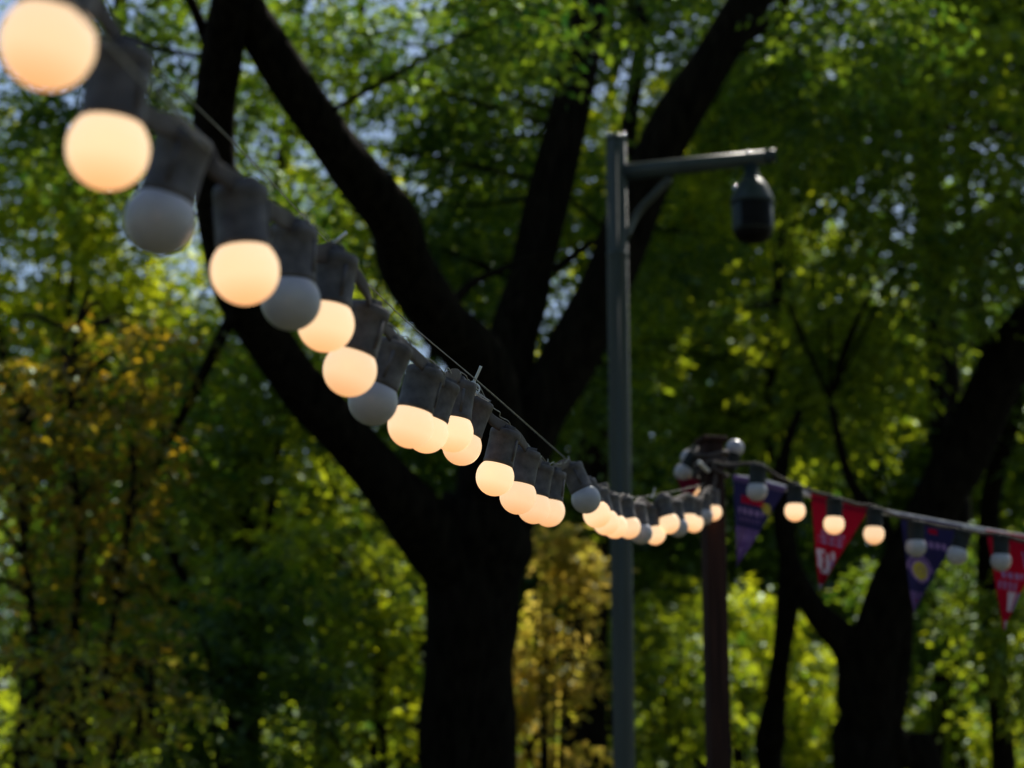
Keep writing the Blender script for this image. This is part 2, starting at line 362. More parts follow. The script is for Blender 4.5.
# binding wire wound loosely round the cable
mb = MB(); seq = []
for i in range(4, 17):
    a, b_ = tops[i], tops[min(i + 1, 28)]
    for k in range(6):
        f = k / 6; ph = k * 2.1 + i
        seq.append(a * (1 - f) + b_ * f + np.array([math.cos(ph) * .004, math.sin(ph) * .007, .010 + .006 * math.sin(ph * 1.3)]))
mb.tube(spline(seq, 3), 0.0009, 5, r=rs); mb.build('binding_wire', M['wire'], wroot)
def tie(at, tail, d, strap=True):
    mb = MB(); a = P(at[0], at[1], d); t = P(tail[0], tail[1], d)
    m = (a + t) / 2 + np.array([.001, 0, .001])
    mb.tube(spline([a, m, t], 4), 0.0021, 6, flat=(.55, 1.2), r=rs)
    mb.box(a, (.007, .006, .005), rz=.4)
    if strap:
        ring = [a + np.array([math.cos(q) * .010, 0.002 * math.sin(q), -0.009 + math.sin(q) * .009]) for q in np.linspace(0, 2 * math.pi, 15)]
        mb.tube(np.array(ring), 0.0016, 6, r=rs)
    mb.build('cable_tie', M['tie'], wroot, smooth=False)
tie((473, 383), (481, 366), 2.88); tie((325, 250), (347, 232), 2.3); tie((572, 466), (562, 463), 3.98)
tie((437, 376), (430, 366), 2.75); tie((395, 345), (402, 336), 2.5); tie((652, 497), (655, 488), 5.5, False)
# frayed strands at the tie in the middle
mb = MB()
for k in range(14):
    a = P(rs.uniform(438, 486), 0, 2.88); fx = rs.uniform(436, 484); fy = 371 + (fx - 436) * .5 + rs.normal(0, 2.5)
    a = P(fx, fy, 2.9 - rs.uniform(0, .05)); b_ = P(fx + rs.uniform(10, 24), fy + rs.uniform(6, 15), 2.9 - rs.uniform(0, .05))
    mb.tube(spline([a, (a + b_) / 2 + rs.normal(0, .002, 3), b_], 3), 0.0007, 5, r=rs)
mb.build('frayed_strands', M['tie'], wroot)

# second string (with the bunting), nearly level, going right from the post
ropex = lambda x: 478 + (x - 705) * .0 + max(0, x - 705) * .158 + (0.00006 * (x - 705) ** 2) * 0
rope_pts = [(706, 476), (735, 477.5), (760, 481), (795, 491), (830, 499.5), (870, 509), (905, 516), (965, 527), (1024, 537), (1090, 547), (1170, 556), (1300, 566), (1460, 570)]
DB = 6.35
rp = spline([P(x, y, DB) for x, y in rope_pts[1:]], 6)
second = [(757, 491, 18, 0, 759, 462, 6.20), (795, 511, 18.5, 1, 796, 478, 6.22), (834, 524, 18.5, 1, 836, 491, 6.22), (874, 534, 18.5, 1, 876, 502, 6.22), (916, 547, 18, 0, 917, 514, 6.24),
          (957, 555, 18.5, 0, 966, 527, 6.22), (1001, 561, 18, 0, 1003, 528, 6.24), (1043, 571, 18, 1, 1044, 538, 6.24)]
root2 = empty('festoon_light_string', P(720, 462, 6.5), 'second festoon light string with fewer bulbs, hung along the bunting right of the brown post', 'light string')
tp = []
for (px, py, dia, lit, tx, ty, d) in second:
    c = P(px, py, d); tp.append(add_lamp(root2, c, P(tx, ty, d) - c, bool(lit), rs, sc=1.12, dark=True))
pth = [P(714, 462, 6.52), P(728, 465, 6.3)]
for i, t in enumerate(tp):
    pth.append(t)
    if i < len(tp) - 1: pth.append((t + tp[i + 1]) / 2 + np.array([0, 0, -.006]))
pth += [P(1110, 548, 6.24), P(1300, 566, 6.3), P(1460, 572, 6.35)]
mb = MB(); mb.tube(spline(pth, 5), 0.0045, 8, flat=(.6, 1.4), r=rs); mb.build('cable', M['cable'], root2)

# short tail of a third string wound round the post head
root3 = empty('festoon_light_string', P(716, 450, 6.6), 'short loose end of festoon lights wound round the head of the brown post', 'light string')
tp = []
for (px, py, dia, lit, tx, ty, d) in [(683, 472, 15.5, 0, 697, 451, 6.75), (689, 458, 15.5, 0, 703, 445, 6.9), (697, 487, 14.5, 1, 702, 462, 6.8), (735, 448, 16.5, 0, 728, 474, 6.75)]:
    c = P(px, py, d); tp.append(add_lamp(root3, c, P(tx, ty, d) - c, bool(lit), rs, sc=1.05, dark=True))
mb = MB(); mb.tube(spline([tp[2], tp[0], tp[1], P(703, 449, 6.8), P(714, 452, 6.8), P(726, 462, 6.74), tp[3], P(724, 480, 6.7)], 5), 0.0045, 8, flat=(.6, 1.4), r=rs); mb.build('cable', M['cable'], root3)

# ------------------------------------------------------------------ bunting
broot = empty('pennant_bunting', P(706, 477, 6.5), 'red and blue printed triangular pennants on a pale tape right of the brown post', 'bunting')
def ribbon(name, pts, h, t, mat, parent):
    pts = np.asarray(pts); n = len(pts); T = np.gradient(pts, axis=0); T /= np.linalg.norm(T, axis=1)[:, None]
    Y = np.cross(T, np.array([0, 0, 1.0])); Y /= np.linalg.norm(Y, axis=1)[:, None]; Z = np.cross(Y, T) * 1.0
    V = []; F = []
    for i in range(n):
        for (a, c) in ((-1, -1), (1, -1), (1, 1), (-1, 1)): V.append(pts[i] + Y[i] * a * t / 2 + Z[i] * c * h / 2)
    for i in range(n - 1):
        for j in range(4): F.append((i*4 + j, i*4 + (j+1) % 4, i*4 + 4 + (j+1) % 4, i*4 + 4 + j))
    F += [(0, 3, 2, 1), ((n-1)*4, (n-1)*4 + 1, (n-1)*4 + 2, (n-1)*4 + 3)]
    return link(name, np_mesh(name, V, F), mat, parent, smooth=False)
ribbon('tape', rp, 0.020, 0.0016, M['tape'], broot)['label'] = 'pale woven tape the pennants are sewn to'

def inrect(u, v, a, b, c, d): return (u >= a) & (u <= b) & (v >= c) & (v <= d)
def pennant(tl, tr, tip, pat, mats, label, d=DB, ripple=0.013, seed=0):
    A, B, C = [P(*q, d - 0.012) for q in (tl, tr, tip)]; A = A + UP * .005; B = B + UP * .005
    C = P(*tip, d - 0.03); n, m_ = 44, 60; V = []; idx = {}; F = []; MI = []
    rsx = np.random.default_rng(seed); ph = rsx.uniform(0, 6, 3)
    for side in (0, 1):
        for j in range(m_ + 1):
            v = j / m_
            for i in range(n + 1):
                u = i / n
                p = (A * (1 - u) + B * u) * (1 - v) + C * v
                p = p + FWD * (ripple * v * (math.sin(u * 7 + ph[0] + 2 * v) + .6 * math.sin(v * 9 + ph[1])) + .0012 * side)
                V.append(p)
    K = (n + 1) * (m_ + 1)
    for side in (0, 1):
        for j in range(m_):
            for i in range(n):
                a = side * K + j * (n + 1) + i
                q = (a, a + 1, a + n + 2, a + n + 1)
                F.append(q if side == 0 else q[::-1])
                v = (j + .5) / m_; u = (i + .5) / n
                MI.append(pat((u * (1 - v)), v, u))    # x in flag widths along the top from the left edge
    me = np_mesh('pennant', V, F)
    o = link('pennant', me, [M['cloth_' + k] for k in mats], broot); me.polygons.foreach_set('material_index', np.array(MI, np.int32))
    o['label'] = label; return o
def pat_blue(x, v, u):       # mats: blue, purple, red, yellow, lilac, white
    if .20 < v < .29 and .14 < x < .56 and (x * 29) % 3 > .4: return 2
    if (x - .60) ** 2 + ((v - .29) * 1.3) ** 2 < .007: return 3
    if .34 < v < .40 and .12 < u < .85 and int(x * 26) % 3 != 0: return 4
    if .44 < v < .49 and .10 < u < .85 and int(x * 31) % 2: return 1
    if v > .55: return 4 if (.62 < v < .70 and int(x * 30) % 2 and .15 < u < .8) or (v > .78 and .25 < u < .6) else 1
    if v < .06: return 1
    return 0
def pat_blue_ring(x, v, u):
    r = math.hypot((x - .20) * 1.0, (v - .56) * 1.25)
    if r < .075: return 3 if r < .045 or r > .06 else 1
    if r < .115: return 3
    if r < .150: return 4
    if r < .175: return 0
    if r < .205 and v < .56: return 4
    if .10 < v < .15 and .42 < x < .56: return 2
    if .20 < v < .30 and .18 < x < .70 and int(x * 28) % 3 != 1 and .04 < (v - .19): return 4
    if .78 < v: return 1 if v < .86 else 2 if .3 < u < .5 and v < .88 else 1
    return 0
def pat_red(x, v, u):        # mats: red, maroon, white, lilac
    if .37 < v < .40 and .15 < u < .85: return 3 if int(x * 34) % 3 else 0
    if .42 < v < .50 and .12 < u < .92: return 3 if int(x * 30 + v * 4) % 4 != 0 and not (.455 < v < .465) else 0
    if .56 < v < .76:
        w = x * 1.0
        if .02 < w < .10 or (.10 <= w < .15 and (.56 < v < .60 or .66 < v < .69)): return 2
        if .16 < w < .235 and v > .60: return 2
        if .27 < w < .33 and v < .66 and u < .92: return 2
        if .235 <= w < .29 and .66 < v < .72: return 3
    if .76 <= v < .85: return 2 if .25 < u < .95 and int(v * 40) % 3 != 0 and u > (v - .74) * 3 else 0
    if v > .94: return 2
    return 0
def pat_red2(x, v, u):
    if .16 < v < .34 and .52 < x < .80: return 1 if int(x * 20) % 2 else 3
    if .40 < v < .47 and .20 < u < .85: return 3 if int(x * 30) % 3 else 0
    if .50 < v < .58 and .08 < u < .8: return 3 if int(x * 26 + v * 10) % 2 else 0
    if .60 < v < .80:
        if .45 < u < .80: return 2
        if u > .86: return 3
    if v > .90: return 2 if .3 < u < .8 else 0
    return 0
blue_m = ['blue', 'purple', 'red', 'yellow', 'lilac', 'white']; red_m = ['red', 'maroon', 'white', 'lilac']
pennant((733, 476), (787, 489), (737, 567), pat_blue, blue_m, 'blue and purple pennant with a small red and yellow print, nearest the brown post', seed=1)
pennant((811, 494), (870, 509), (819, 590), pat_red, red_m, 'red pennant with white lettering-like print, second from the post', seed=2)
pennant((900, 515), (963, 527), (914, 612), pat_blue_ring, blue_m, 'blue pennant with a yellow ring print and purple tip', seed=3)
pennant((986, 531), (1048, 541), (1004, 630), pat_red2, red_m, 'red pennant with a white print, cut by the right edge of the photo', seed=4)
o = pennant((676, 477), (704, 482), (686, 504), lambda x, v, u: 1 if v < .45 else (2 if int(x * 20) % 3 == 0 and v > .6 else 0), red_m, 'small red pennant folded behind the light string, left of the post', d=6.75, seed=6)

# ------------------------------------------------------------------ brown timber post
base = P(716, 600, 6.65)
pr = empty('wooden_post', (base[0], base[1], 0), 'dark brown timber post that carries the light strings, right of the grey lamp post', 'post')
top = P(711, 443, 6.65); x0, y0 = top[0], top[1]
pr.location = (x0, y0, 0)
mb = MB(); mb.box((x0, y0, top[2] / 2 - .15), (0.070, 0.070, top[2] + .3), rz=.25); bevel(mb.build('shaft', M['timber'], pr, smooth=False), .006)
mb = MB(); mb.box((x0, y0, top[2] + .009), (0.092, 0.092, .018), rz=.25); bevel(mb.build('cap', M['timber'], pr, smooth=False), .004)
mb = MB()
for q in (0.045, .075, .11):
    ring = [np.array([x0 + math.cos(a) * .056, y0 + math.sin(a) * .056, top[2] - q + .01 * math.sin(a * 2 + q * 50)]) for a in np.linspace(0, 2 * math.pi, 19)]
    mb.tube(np.array(ring), .007, 8, r=rs)
mb.build('cable_wrap', M['cable'], pr)['label'] = 'loops of cable wound round the post head'
mb = MB(); a, b_ = P(699, 462, 6.5), P(708, 471, 6.55)
mb.tube(spline([a, (a + b_) / 2, b_], 3), .007, 8, r=rs); mb.build('bracket', M['tie'], pr)

# ------------------------------------------------------------------ grey lamp post with arm and bell-shaped lamp
DL = 9.0
ltop = P(616, 141, DL); lx, ly = ltop[0], ltop[1]
lr = empty('lamp_post', (lx, ly, 0), 'tall grey steel post with a side arm, a diagonal brace and a hanging bell-shaped lamp', 'lamp post')
zj = P(617, 263, DL)[2]
mb = MB(); mb.lathe([(0.0475, -.3), (0.0475, zj - .005), (0.048, zj - .004)], (lx, ly, 0), sides=32); mb.lathe([(0.0455, zj + .004), (0.0455, ltop[2])], (lx, ly, 0), sides=32)
for k in range(5):     # shallow moulded ribs of the extruded pole
    a = k * 2 * math.pi / 5 + .9
    mb.box((lx + math.cos(a) * .0455, ly + math.sin(a) * .0455, ltop[2] / 2), (.006, .012, ltop[2] - .01), rz=a)
mb.build('pole', M['steel'], lr)
mb = MB(); mb.lathe([(0.048, zj - .012), (0.051, zj - .010), (0.051, zj + .010), (0.0458, zj + .012)], (lx, ly, 0), sides=32); mb.build('joint_ring', M['steel'], lr)
mb = MB(); mb.lathe([(0.0455, ltop[2] - .002), (0.051, ltop[2]), (0.051, ltop[2] + .012), (0.040, ltop[2] + .024), (0.016, ltop[2] + .034), (0.0, ltop[2] + .036)], (lx, ly, 0), sides=32); mb.build('cap', M['steel'], lr)
for dx in (-.036, .034):
    mb = MB(); mb.lathe([(0.011, 0), (0.011, .010), (0.006, .016), (0, .018)], (lx + dx, ly - .02, ltop[2] + .018), sides=10); mb.build('bolt', M['screw'], lr)
arm_a = P(617, 175, DL); ydepth = ly
arm_e = P(775, 156, DL - .12)
A0 = np.array([lx + .03, ly, arm_a[2]]); A1 = arm_e
ax = (A1 - A0) / np.linalg.norm(A1 - A0); zz = np.array([0, 0, 1.0]); yy = np.cross(zz, ax); yy /= np.linalg.norm(yy); zz2 = np.cross(ax, yy)
mb = MB(); L = np.linalg.norm(A1 - A0)
mb.tube(np.array([A0, A0 + ax * L * .5, A1]), [0.040, .037, .032], 20, r=rs); mb.build('arm', M['steel'], lr)
mb = MB(); mb.tube(np.array([A1 - ax * .045, A1 + ax * .004]), 0.0335, 20, r=rs); mb.build('arm_end_cap', M['steel_dark'], lr)
br = [np.array([lx + .04, ly, P(620, 244, DL)[2]]), P(637, 214, DL - .03), P(654, 195, DL - .05), P(670, 178, DL - .05)]
mb = MB(); mb.tube(spline(br, 6), 0.024, 12, flat=(1, .7), r=rs); mb.build('brace', M['steel'], lr)
LC = P(751, 172, DL - .11); lamp_top = LC[2]
px2m = DL / FPX
hc = np.array([P(751, 200, DL - .1)[0], LC[1], 0])
def zof(py): return P(751, py, DL - .1)[2]
def prof(lst): return [(w * px2m / 2, zof(y)) for y, w in lst]
mb = MB(); mb.lathe(prof([(158, 10), (160, 14), (176, 14), (177, 18), (180, 18)])[::-1], hc, sides=24); mb.build('stem', M['steel_dark'], lr)
mb = MB(); mb.lathe(prof([(180, 12), (181, 20), (184, 26), (190, 33), (196, 38), (201, 41), (204, 43), (207, 43.5), (208, 41), (208.5, 38)])[::-1], hc, sides=36)
hd = mb.build('lamp_hood', M['steel_dark'], lr)
mb = MB(); mb.lathe(prof([(208, 39), (209, 41), (232, 40.5), (236, 40.5), (237, 38)])[::-1], hc, sides=36)
mb.build('lamp_body', M['steel_dark'], lr)['label'] = 'cylindrical grey body under the hood'
mb = MB(); mb.lathe(prof([(236, 38), (241, 36), (245, 30), (247, 20), (248, 8), (248.2, 0.1)])[::-1], hc, sides=36)
mb.build('lamp_glass', M['dome'], lr)
# dark inspection window on the camera side of the body
mb = MB(); rr = 21.3 * px2m; V = []; F = []
for j, y in enumerate(np.linspace(209, 236, 6)):
    for i, a in enumerate(np.linspace(-2.25, -0.75, 12)): V.append((hc[0] + math.cos(a) * rr, hc[1] + math.sin(a) * rr, zof(y)))
for j in range(5):
    for i in range(11): F.append((j*12 + i, j*12 + i + 1, (j+1)*12 + i + 1, (j+1)*12 + i))
mb.add(V, F); mb.build('lamp_window', M['dome'], lr)
for (bx, by) in ((748, 152.5), (735, 187)):
    p = P(bx, by, DL - .11); mb = MB(); mb.lathe([(0.012, -.012), (0.012, 0), (0.008, .008), (0, .010)], p, sides=12); mb.build('bolt', M['screw'], lr)

# ------------------------------------------------------------------ trees
SUNV = np.array(dirv)
GAPS = [(P(x, y, d), r) for x, y, d, r in [(558, 580, 15.2, .9), (545, 700, 15.2, .9), (90, 360, 11.5, .9), (60, 600, 11.5, .7), (110, 700, 10.3, .7), (385, 640, 15, .8), (340, 480, 19, .9), (745, 650, 22, 1.1),
        (660, 650, 20, .9), (820, 700, 23, 1), (960, 740, 22, 1.1), (60, 240, 21, 1.3), (330, 230, 28, 1.5), (620, 220, 27, 1.2), (760, 280, 29, 1.6), (1030, 620, 18, .8), (850, 260, 29, 1),
        (835, 540, 6.35, .5), (930, 560, 6.35, .4), (751, 190, 9, .5), (620, 150, 9, .3), (470, 385, 2.9, .4), (270, 230, 1.8, .3), (712, 450, 6.6, .3), (900, 450, 20, 1.0), (980, 500, 22, 1)]]
def open_sky(C, Rr):
    # openings cut into the canopy along sun rays, to light chosen spots
    C = np.asarray(C, float); Rr = np.asarray(Rr, float); keep = np.ones(len(C), bool)
    for (p, r) in GAPS:
        q = C - p; t = q @ SUNV; dd = np.linalg.norm(q - np.outer(t, SUNV), axis=1)
        keep &= ~((t > 2.0) & (dd < r + Rr * (.95 if r <= .6 else .45)))
    return C[keep], Rr[keep]
def limb_px(pts, d0, d1=None):
    n = len(pts); return [P(x, y, d0 + (0 if d1 is None else (d1 - d0) * i / (n - 1))) for i, (x, y) in enumerate(pts)]
def roots_of(paths): return np.vstack([spline(p, 6) for p in paths])

# --- main tree, dark trunk in the middle
DM = 13.0
tb = P(470, 768, DM)
mt = empty('tree', (tb[0], tb[1], 0), 'big dark tree in the middle, trunk forking into thick spreading limbs behind the bulbs', 'tree')
g0 = np.array([tb[0], tb[1], -.2])
trunk_p = [g0 , g0 + [0, 0, 1.2], P(469, 768, DM), P(468, 680, DM), P(473, 600, DM), P(480, 545, DM), P(488, 500, DM)]
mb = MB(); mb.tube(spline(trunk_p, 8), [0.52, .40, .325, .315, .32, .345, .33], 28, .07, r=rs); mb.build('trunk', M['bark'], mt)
limbs = [
    (limb_px([(470, 590), (438, 545), (400, 500), (350, 440), (300, 385), (258, 325), (230, 270), (216, 200), (214, 120), (224, 40), (236, -40), (240, -160), (225, -300)], DM, 10.8), [.24, .22, .19, .165, .155, .15, .145, .135, .125, .125, .115, .09, .04]),
    (limb_px([(490, 520), (492, 440), (478, 365), (440, 320), (408, 268), (392, 220), (350, 165), (300, 95), (252, 20), (215, -60), (160, -160)], DM, 11.0), [.25, .24, .20, .185, .17, .165, .15, .135, .12, .10, .05]),
    (limb_px([(498, 520), (530, 430), (562, 370), (600, 300), (625, 235), (655, 160), (688, 100), (722, 45), (756, -10), (800, -90), (850, -200)], DM, 14.0), [.25, .21, .19, .185, .18, .17, .16, .155, .145, .11, .05]),
    (limb_px([(495, 480), (505, 400), (515, 330), (530, 280), (545, 210), (565, 130), (580, 60), (590, 0), (604, -100), (600, -220)], DM, 15.0), [.24, .20, .165, .16, .165, .155, .14, .125, .10, .04]),
]
for pth_, rad in limbs:
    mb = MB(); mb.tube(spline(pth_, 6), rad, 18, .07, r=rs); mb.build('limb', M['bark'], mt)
side = [limb_px([(533, 290), (565, 262), (598, 240), (640, 228), (700, 235)], 14.2, 15.5), limb_px([(440, 320), (470, 285), (520, 262), (560, 250)], 12.7, 13.6),
        limb_px([(214, 60), (190, 0), (150, -60), (60, -120)], 11.6, 10.5), limb_px([(240, 300), (190, 400), (160, 460), (120, 540)], 11.9, 12.5), limb_px([(245, 12), (262, -30), (290, -90), (330, -130)], 11.6, 11),
        limb_px([(722, 45), (760, 30), (800, -20), (850, -60)], 14, 14.6), limb_px([(530, 290), (500, 380), (520, 340)], 14, 13.6)]
for s_ in side: mb = MB(); mb.tube(spline(s_, 5), [.045, .032, .02, .01], 8, .05, r=rs); mb.build('side_branch', M['bark'], mt)
rs = np.random.default_rng(11)
C1 = []; R1 = []
def add_px(lst, C, Rr):
    for (x, y, d, r) in lst: C.append(P(x, y, d)); Rr.append(r)
# leafy sprays that reach down into the frame
add_px([(480, 50, 15, .75), (420, 110, 14.5, .35), (500, 130, 15.5, .4), (470, 160, 15, .5), (650, 30, 16, .4), (350, 40, 15, .3),
        (300, 10, 14.5, .4), (170, 50, 14.3, .35), (90, 70, 14, .35), (180, 120, 14.6, .3), (270, 110, 14.8, .35), (300, 190, 15, .3), (130, 20, 14, .4), (60, 130, 14, .35), (20, 90, 13.5, .3), (120, 130, 14, .35), (520, 340, 15, .4), (470, 250, 14.5, .4), (430, 200, 14.4, .3),
        (670, 260, 15.5, .5), (610, 180, 15.8, .3), (820, 90, 15, .5), (760, 60, 15, .4), (330, 250, 14.5, .3), (500, 20, 11, .35), (860, 20, 13, .4),
        (110, 480, 12.6, .4), (140, 420, 12.5, .35), (180, 350, 12.4, .25), (360, 350, 14.4, .35), (575, 390, 14.6, .35), (620, 420, 14.8, .3), (500, 300, 14.4, .25),], C1, R1)
Ca, Ra = blob_clumps(rs, (.5, 12.0, 10.6), 6.5, 6.0, 2.4, 54, .7, 1.2, .2)
keep = Ca[:, 2] > 7.2; Ca, Ra = Ca[keep], Ra[keep]
# canopy further forward, above the camera's view, that shades the light string
Cb, Rb = blob_clumps(rs, (1.2, 6.2, 7.6), 3.6, 2.4, 1.0, 26, .6, 1.1, .1)
mb_roots = roots_of([l[0] for l in limbs] + side)
fw = [P(560, -60, 13), np.array([.8, 10, 8.2]), np.array([1.0, 7.5, 7.6]), np.array([1.4, 5, 7.4])]
mb = MB(); mb.tube(spline(fw, 6), [.12, .09, .06, .03], 10, .05, r=rs); mb.build('limb', M['bark'], mt)
mb_roots = np.vstack([mb_roots, spline(fw, 6)])
Ca, Ra = open_sky(Ca, Ra); kk = ~((Ca[:, 0] < .5) & (Ca[:, 1] > 12.5) & (rs.uniform(0, 1, len(Ca)) < .8)); Ca, Ra = Ca[kk], Ra[kk]
Call = np.vstack([np.array(C1), Ca, Cb])
twig_mesh('twigs', mb_roots, Call, rs, M['bark'], mt, .018)
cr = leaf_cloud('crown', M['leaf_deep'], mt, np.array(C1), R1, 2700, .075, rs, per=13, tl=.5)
leaf_cloud('crown', M['leaf_green'], mt, np.vstack([Ca, Cb]), np.concatenate([Ra, Rb]), 3300, .13, rs, per=12, tl=.7)['label'] = 'upper canopy added above the view to cast shade'

DENS = 0.30
def simple_tree(name, label, px, d, height, trunk_r, crown, mat, leafsize, twigs, seed, stems=None, group=None, cat='tree', bark='bark', lean=0.0, per=12, tl=.6, hollow=.3, squash=.75, droop=.15, limbs_n=5, flatn=.6):
    """crown: list of (px, py, depth offset, rx, ry, rz, clumps, rmin, rmax)"""
    rs = np.random.default_rng(seed)
    b = P(px, 700, d); base = np.array([b[0], b[1], -.15])
    t = empty(name, (base[0], base[1], 0), label, cat, group)
    C = []; Rr = []
    for (cx, cy_, dd, rx, ry, rz, n, r0, r1) in crown:
        c_, r_ = blob_clumps(rs, P(cx, cy_, d + dd), rx, ry, rz, n, r0, r1, hollow); C.append(c_); Rr.append(r_)
    C = np.vstack(C); Rr = np.concatenate(Rr); k = C[:, 2] > .25; C, Rr = open_sky(C[k], Rr[k])
    paths = []
    if stems:
        for (pts, rad) in stems:
            pp = [P(x, y, d) for x, y in pts]; pp = [np.array([pp[0][0] + (0 if len(paths) == 0 else 0), pp[0][1], -.15])] + pp
            paths.append(pp); mb = MB(); mb.tube(spline(pp, 6), [rad[0]] + list(rad), 14, .08, r=rs); mb.build('trunk' if len(paths) == 1 else 'limb', M[bark], t)
    else:
        topp = base + np.array([lean * height, 0, height * .8])
        pp = [base, base + np.array([rs.normal(0, .08), 0, height * .25]), base + np.array([lean * height * .5 + rs.normal(0, .12), rs.normal(0, .1), height * .5]), topp]
        paths.append(pp); mb = MB(); mb.tube(spline(pp, 6), [trunk_r * 1.25, trunk_r, trunk_r * .75, trunk_r * .25], 12, .08, r=rs); mb.build('trunk', M[bark], t)
        for q in range(limbs_n):
            f = rs.uniform(.35, .8); a = spline(pp, 6)[int(f * 18)]; c_ = C[rs.integers(len(C))]
            pl = [a, (a + c_) / 2 + np.array([0, 0, .2]), c_]; paths.append(pl)
            mb = MB(); mb.tube(spline(pl, 5), [trunk_r * .5, trunk_r * .3, trunk_r * .1], 8, .05, r=rs); mb.build('limb', M[bark], t)
    if cat == 'tree' and d >= 17:  # extra canopy added above the view to cast patches of shade
        zt = 1.6 + (d + 3) * .4317 + 2.6; uc = np.array([b[0] + (b[0] > -2) * .6, b[1] + 2.0, zt])
        cu, ru = blob_clumps(rs, uc, 3.6, 3.6, 1.0, 8, .7, 1.2, .15)
        if b[0] < -1.2 and d < 24: cu, ru = cu[:8], ru[:8]
        tp_ = paths[0][-1]; pl = [tp_, (tp_ + uc) / 2 + np.array([.2, -.2, 0]), uc]; paths.append(pl)
        mb = MB(); mb.tube(spline(pl, 5), [trunk_r * .4, trunk_r * .35, trunk_r * .2], 8, .05, r=rs); mb.build('limb', M[bark], t)
        cu, ru = open_sky(cu, ru)
        if len(cu):
            leaf_cloud('crown', M[mat], t, cu, ru, 62 * len(cu), .24, rs, per=11, tl=.9)['label'] = 'upper canopy added above the view to cast shade'
            twig_mesh('twigs', spline(pl, 5), cu, rs, M[bark], t, .03)
    twig_mesh('twigs', roots_of(paths), C[:min(len(C), 60)], rs, M[bark], t, .02)
    leaf_cloud('crown', M[mat], t, C, np.asarray(Rr) * .74, int(twigs * (DENS if cat == 'tree' else DENS * .75)), leafsize * 1.05, rs, per=per, tl=tl, squash=squash, droop=droop, flatn=flatn)
    return t

# --- leaning tree on the right
simple_tree('tree', 'dark tree with a forked trunk leaning right, behind the bunting', 872, 17, 11, .3,
    [(1010, -60, 0, 3.0, 3, 2.2, 30, .6, 1.2), (960, 160, -1, 1.4, 1.4, .8, 10, .4, .8), (850, 120, .5, 1.2, 1.2, .8, 10, .4, .7), (920, 280, -.5, 1.0, 1, .5, 10, .35, .6), (770, 230, 1, 1.2, 1, .6, 8, .4, .6)], 'leaf_green', .10, 6200, 21,
    stems=[([(866, 768), (866, 720), (872, 670), (886, 615), (907, 565), (935, 508), (962, 455), (988, 400), (1012, 350), (1045, 290), (1080, 160), (1090, -60)], [.28, .245, .235, .235, .23, .23, .23, .225, .215, .19, .15, .08]),
           ([(868, 768), (862, 700), (850, 650), (815, 610), (790, 560), (780, 510), (786, 450), (800, 410)], [.22, .22, .16, .11, .09, .07, .05, .03]),
           ([(880, 768), (884, 720), (898, 680), (905, 600), (900, 560), (880, 520), (850, 480), (830, 400)], [.2, .17, .1, .09, .08, .06, .05, .03]),
           ([(925, 768), (905, 755), (890, 735), (880, 690)], [.15, .15, .14, .12]),
           ([(940, 495), (860, 470), (830, 430), (800, 340)], [.03, .05, .04, .02])][:4])
simple_tree('tree', 'slim dark tree with a crooked trunk between the brown post and the leaning tree', 772, 19, 9, .15,
    [(780, 380, 0, 1.3, 1.2, .8, 16, .4, .8), (700, 330, 1, 1.2, 1, .9, 12, .4, .7), (745, 430, 1, .8, .8, .5, 6, .3, .5)], 'leaf_green', .11, 3000, 22,
    stems=[([(770, 768), (771, 740), (775, 700), (783, 640), (789, 590), (786, 530), (776, 470), (766, 430)], [.13, .15, .11, .10, .12, .09, .06, .03]), ([(771, 768), (764, 755), (762, 735), (770, 715)], [.10, .09, .07, .03])])
simple_tree('tree', 'thin dark tree at the right edge, below the last red pennant', 1000, 18.5, 9, .14,
    [(1080, 200, 0, 1.6, 1.5, 1.3, 20, .5, .9), (1060, 400, 0, 1.0, 1, .7, 10, .4, .6)], 'leaf_deep', .09, 2600, 23,
    stems=[([(1004, 768), (1000, 700), (994, 640), (990, 580), (990, 500), (1012, 420), (1042, 330), (1070, 220)], [.12, .11, .12, .12, .10, .08, .07, .04]), ([(1003, 768), (998, 690), (1012, 600), (1040, 540)], [.07, .06, .05, .03])])
simple_tree('tree', 'tree at the top right with two dark stems above the lamp arm', 930, 23, 14, .25,
    [(900, 80, 0, 3.2, 2, 1.8, 30, .6, 1.2), (960, -60, 0, 3, 2, 2, 20, .7, 1.2), (720, 60, 0, 1.6, 1.4, 1, 12, .5, .8)], 'leaf_green', .14, 5200, 24,
    stems=[([(960, 768), (955, 600), (945, 400), (930, 200), (915, 60), (900, -40), (880, -160)], [.28, .25, .2, .17, .16, .14, .06]), ([(930, 200), (945, 100), (940, 30), (955, -60)], [.1, .1, .09, .05])])
simple_tree('tree', 'dark narrow tree directly left of the grey lamp post, low in the photo', 584, 18, 9, .2,
    [(620, 60, 2, 1.3, 1.3, 1.2, 12, .4, .8), (560, 470, 0, .8, .8, .5, 6, .3, .5), (680, 300, 1, 1.4, 1.2, .7, 10, .4, .7)], 'leaf_green', .11, 2800, 25,
    stems=[([(586, 768), (584, 680), (588, 600), (590, 500), (600, 350), (620, 200), (640, 40)], [.22, .21, .2, .17, .13, .1, .06])])

